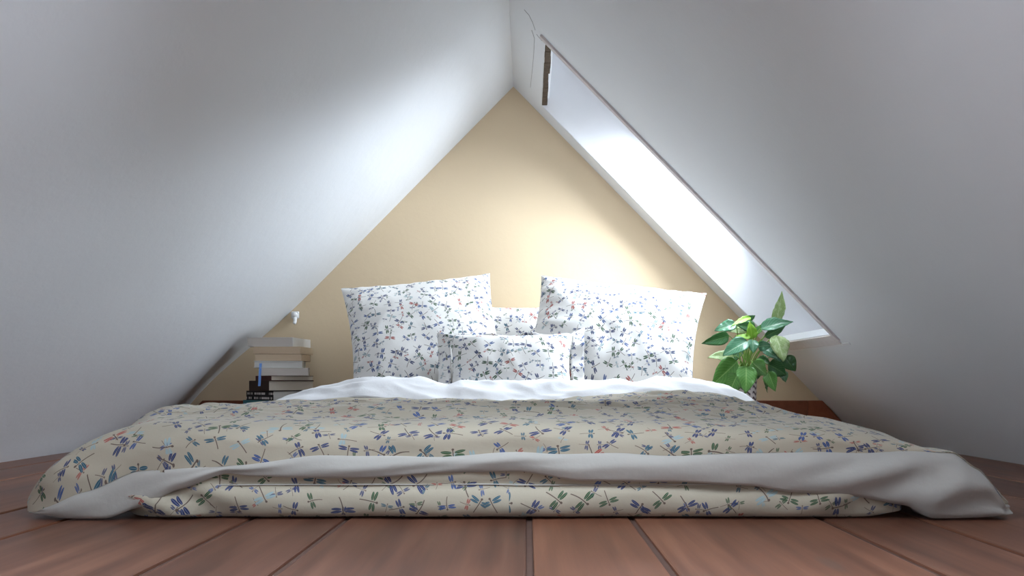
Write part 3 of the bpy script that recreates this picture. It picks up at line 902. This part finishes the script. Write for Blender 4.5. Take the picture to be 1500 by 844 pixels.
M_STEM = mat_plain('green_leaf_stalk', (.22, .38, .08), .45, .15, 30)
def leaf_mesh(L, W, fold, curl, seed):
    nu, nv = 8, 14
    pts, uvs = [], []
    for j in range(nv + 1):
        t = j / nv
        wd = W / 2 * (math.sin(math.pi * t ** .72) ** .78) * (1 - .25 * t) * 1.12
        if j in (0, nv): wd = .0006
        row, ur = [], []
        for i in range(nu + 1):
            u = -1 + 2 * i / nu
            x = u * wd; y = L * t
            z = fold * abs(x) * 1.0 - curl * L * (t ** 2) + .004 * nz(u * 1.5, t * 4, seed) * abs(u) * 2
            z += .0018 * math.sin((t * 9 - abs(u) * 3.2) * 2 * math.pi) * abs(u)
            row.append((x, y, z)); ur.append((u, t))
        pts.append(row); uvs.append(ur)
    return pts, uvs
# base x, y -> tip x, y in the enlarged view of the plant, width, colour, depth offset, turn about the midrib
LV = [
 (545, 250, 600, 40, 88, 'p', .02, 25), (440, 290, 662, 222, 105, 'b', -.02, -20), (470, 345, 622, 272, 60, 'd', -.04, 20),
 (545, 335, 612, 505, 150, 'p', -.07, -25), (382, 360, 372, 245, 72, 'l', -.03, 10), (372, 212, 245, 252, 50, 'l', .0, 20),
 (408, 285, 285, 262, 80, 'd', .03, 0), (275, 262, 128, 290, 92, 'b', .0, 15), (228, 338, 55, 390, 84, 'd', -.02, -20),
 (352, 375, 183, 462, 118, 'b', -.07, 12), (255, 478, 96, 470, 86, 'p', .01, 15), (385, 365, 395, 448, 78, 'b', -.06, -15),
 (372, 348, 270, 335, 44, 'l', -.04, 15), (282, 515, 118, 672, 158, 'm', -.03, -15), (285, 600, 215, 742, 140, 'm', -.06, 15),
 (342, 548, 345, 722, 134, 'm', -.09, -8), (385, 520, 480, 608, 118, 'm', -.09, 18), (492, 535, 628, 600, 128, 'd', -.05, -10),
 (495, 585, 540, 715, 88, 'm', -.07, 15), (605, 480, 682, 580, 98, 'd', -.02, 10), (462, 425, 600, 500, 100, 'b', -.05, -20),
 (425, 412, 515, 402, 70, 'b', -.06, 10), (478, 612, 478, 728, 30, 'd', .0, 40), (415, 498, 510, 522, 70, 'd', .0, -15),
 (345, 300, 225, 300, 56, 'p', .02, 15), (590, 590, 612, 645, 60, 'd', .0, 0), (330, 240, 400, 200, 50, 'd', .05, 10),
 (400, 330, 470, 250, 48, 'm', .03, -10), (300, 420, 250, 520, 70, 'd', .06, 0), (430, 560, 400, 640, 70, 'd', .05, 10),
]
crown = Vector((0, 0, .30))
bpy.context.view_layer.update()
for q, (b0, b1, t0, t1, wz, cm, dd, tw) in enumerate(LV):
    d = PD + dd
    A = P(1020 + b0 / 4.69, 420 + b1 / 4.69, d) - plant.location
    tipd = d - .03 + .012 * ((q * 7) % 5 - 2)
    B = P(1020 + t0 / 4.69, 420 + t1 / 4.69, tipd) - plant.location
    Lv = B - A; L = Lv.length; W = wz / 4.69 * d / F * 1.05
    ydir = Lv.normalized(); view = Vector((-.25, -1, .25)).normalized()
    zdir = (view - ydir * view.dot(ydir)).normalized()
    xdir = ydir.cross(zdir)
    mt = Matrix((xdir, ydir, zdir)).transposed() @ Matrix.Rotation(R(tw * 1.3), 3, 'Y')
    pts, uvs = leaf_mesh(L, W, .28 if cm != 'p' else .15, .10 + .03 * (q % 3), q * 1.7)
    o = grid_mesh('leaf', pts, uvs, ML[cm], plant)
    o.matrix_local = Matrix.Translation(A) @ mt.to_4x4()
    md = o.modifiers.new('thickness', 'SOLIDIFY'); md.thickness = .0009; md.offset = 0
    # stalk from the pot to the leaf
    c0 = crown + Vector((random.uniform(-.022, .022), random.uniform(-.02, .02), 0))
    mid = (c0 + A) / 2 + Vector((0, .01, .05 if A.z > .3 else .085)) - (A - c0) * .1
    mid.z = max(mid.z, c0.z + .03)
    c0.z = .285
    tp = []
    for i in range(11):
        s = i / 10; tp.append(c0 * (1 - s) ** 2 + mid * 2 * s * (1 - s) + A * s * s)
    tp.append(A + ydir * .006)
    bm = bmesh.new(); add_tube(bm, tp, .0030, .0018, 7)
    from_bm('leaf_stalk', bm, M_STEM, plant, True)
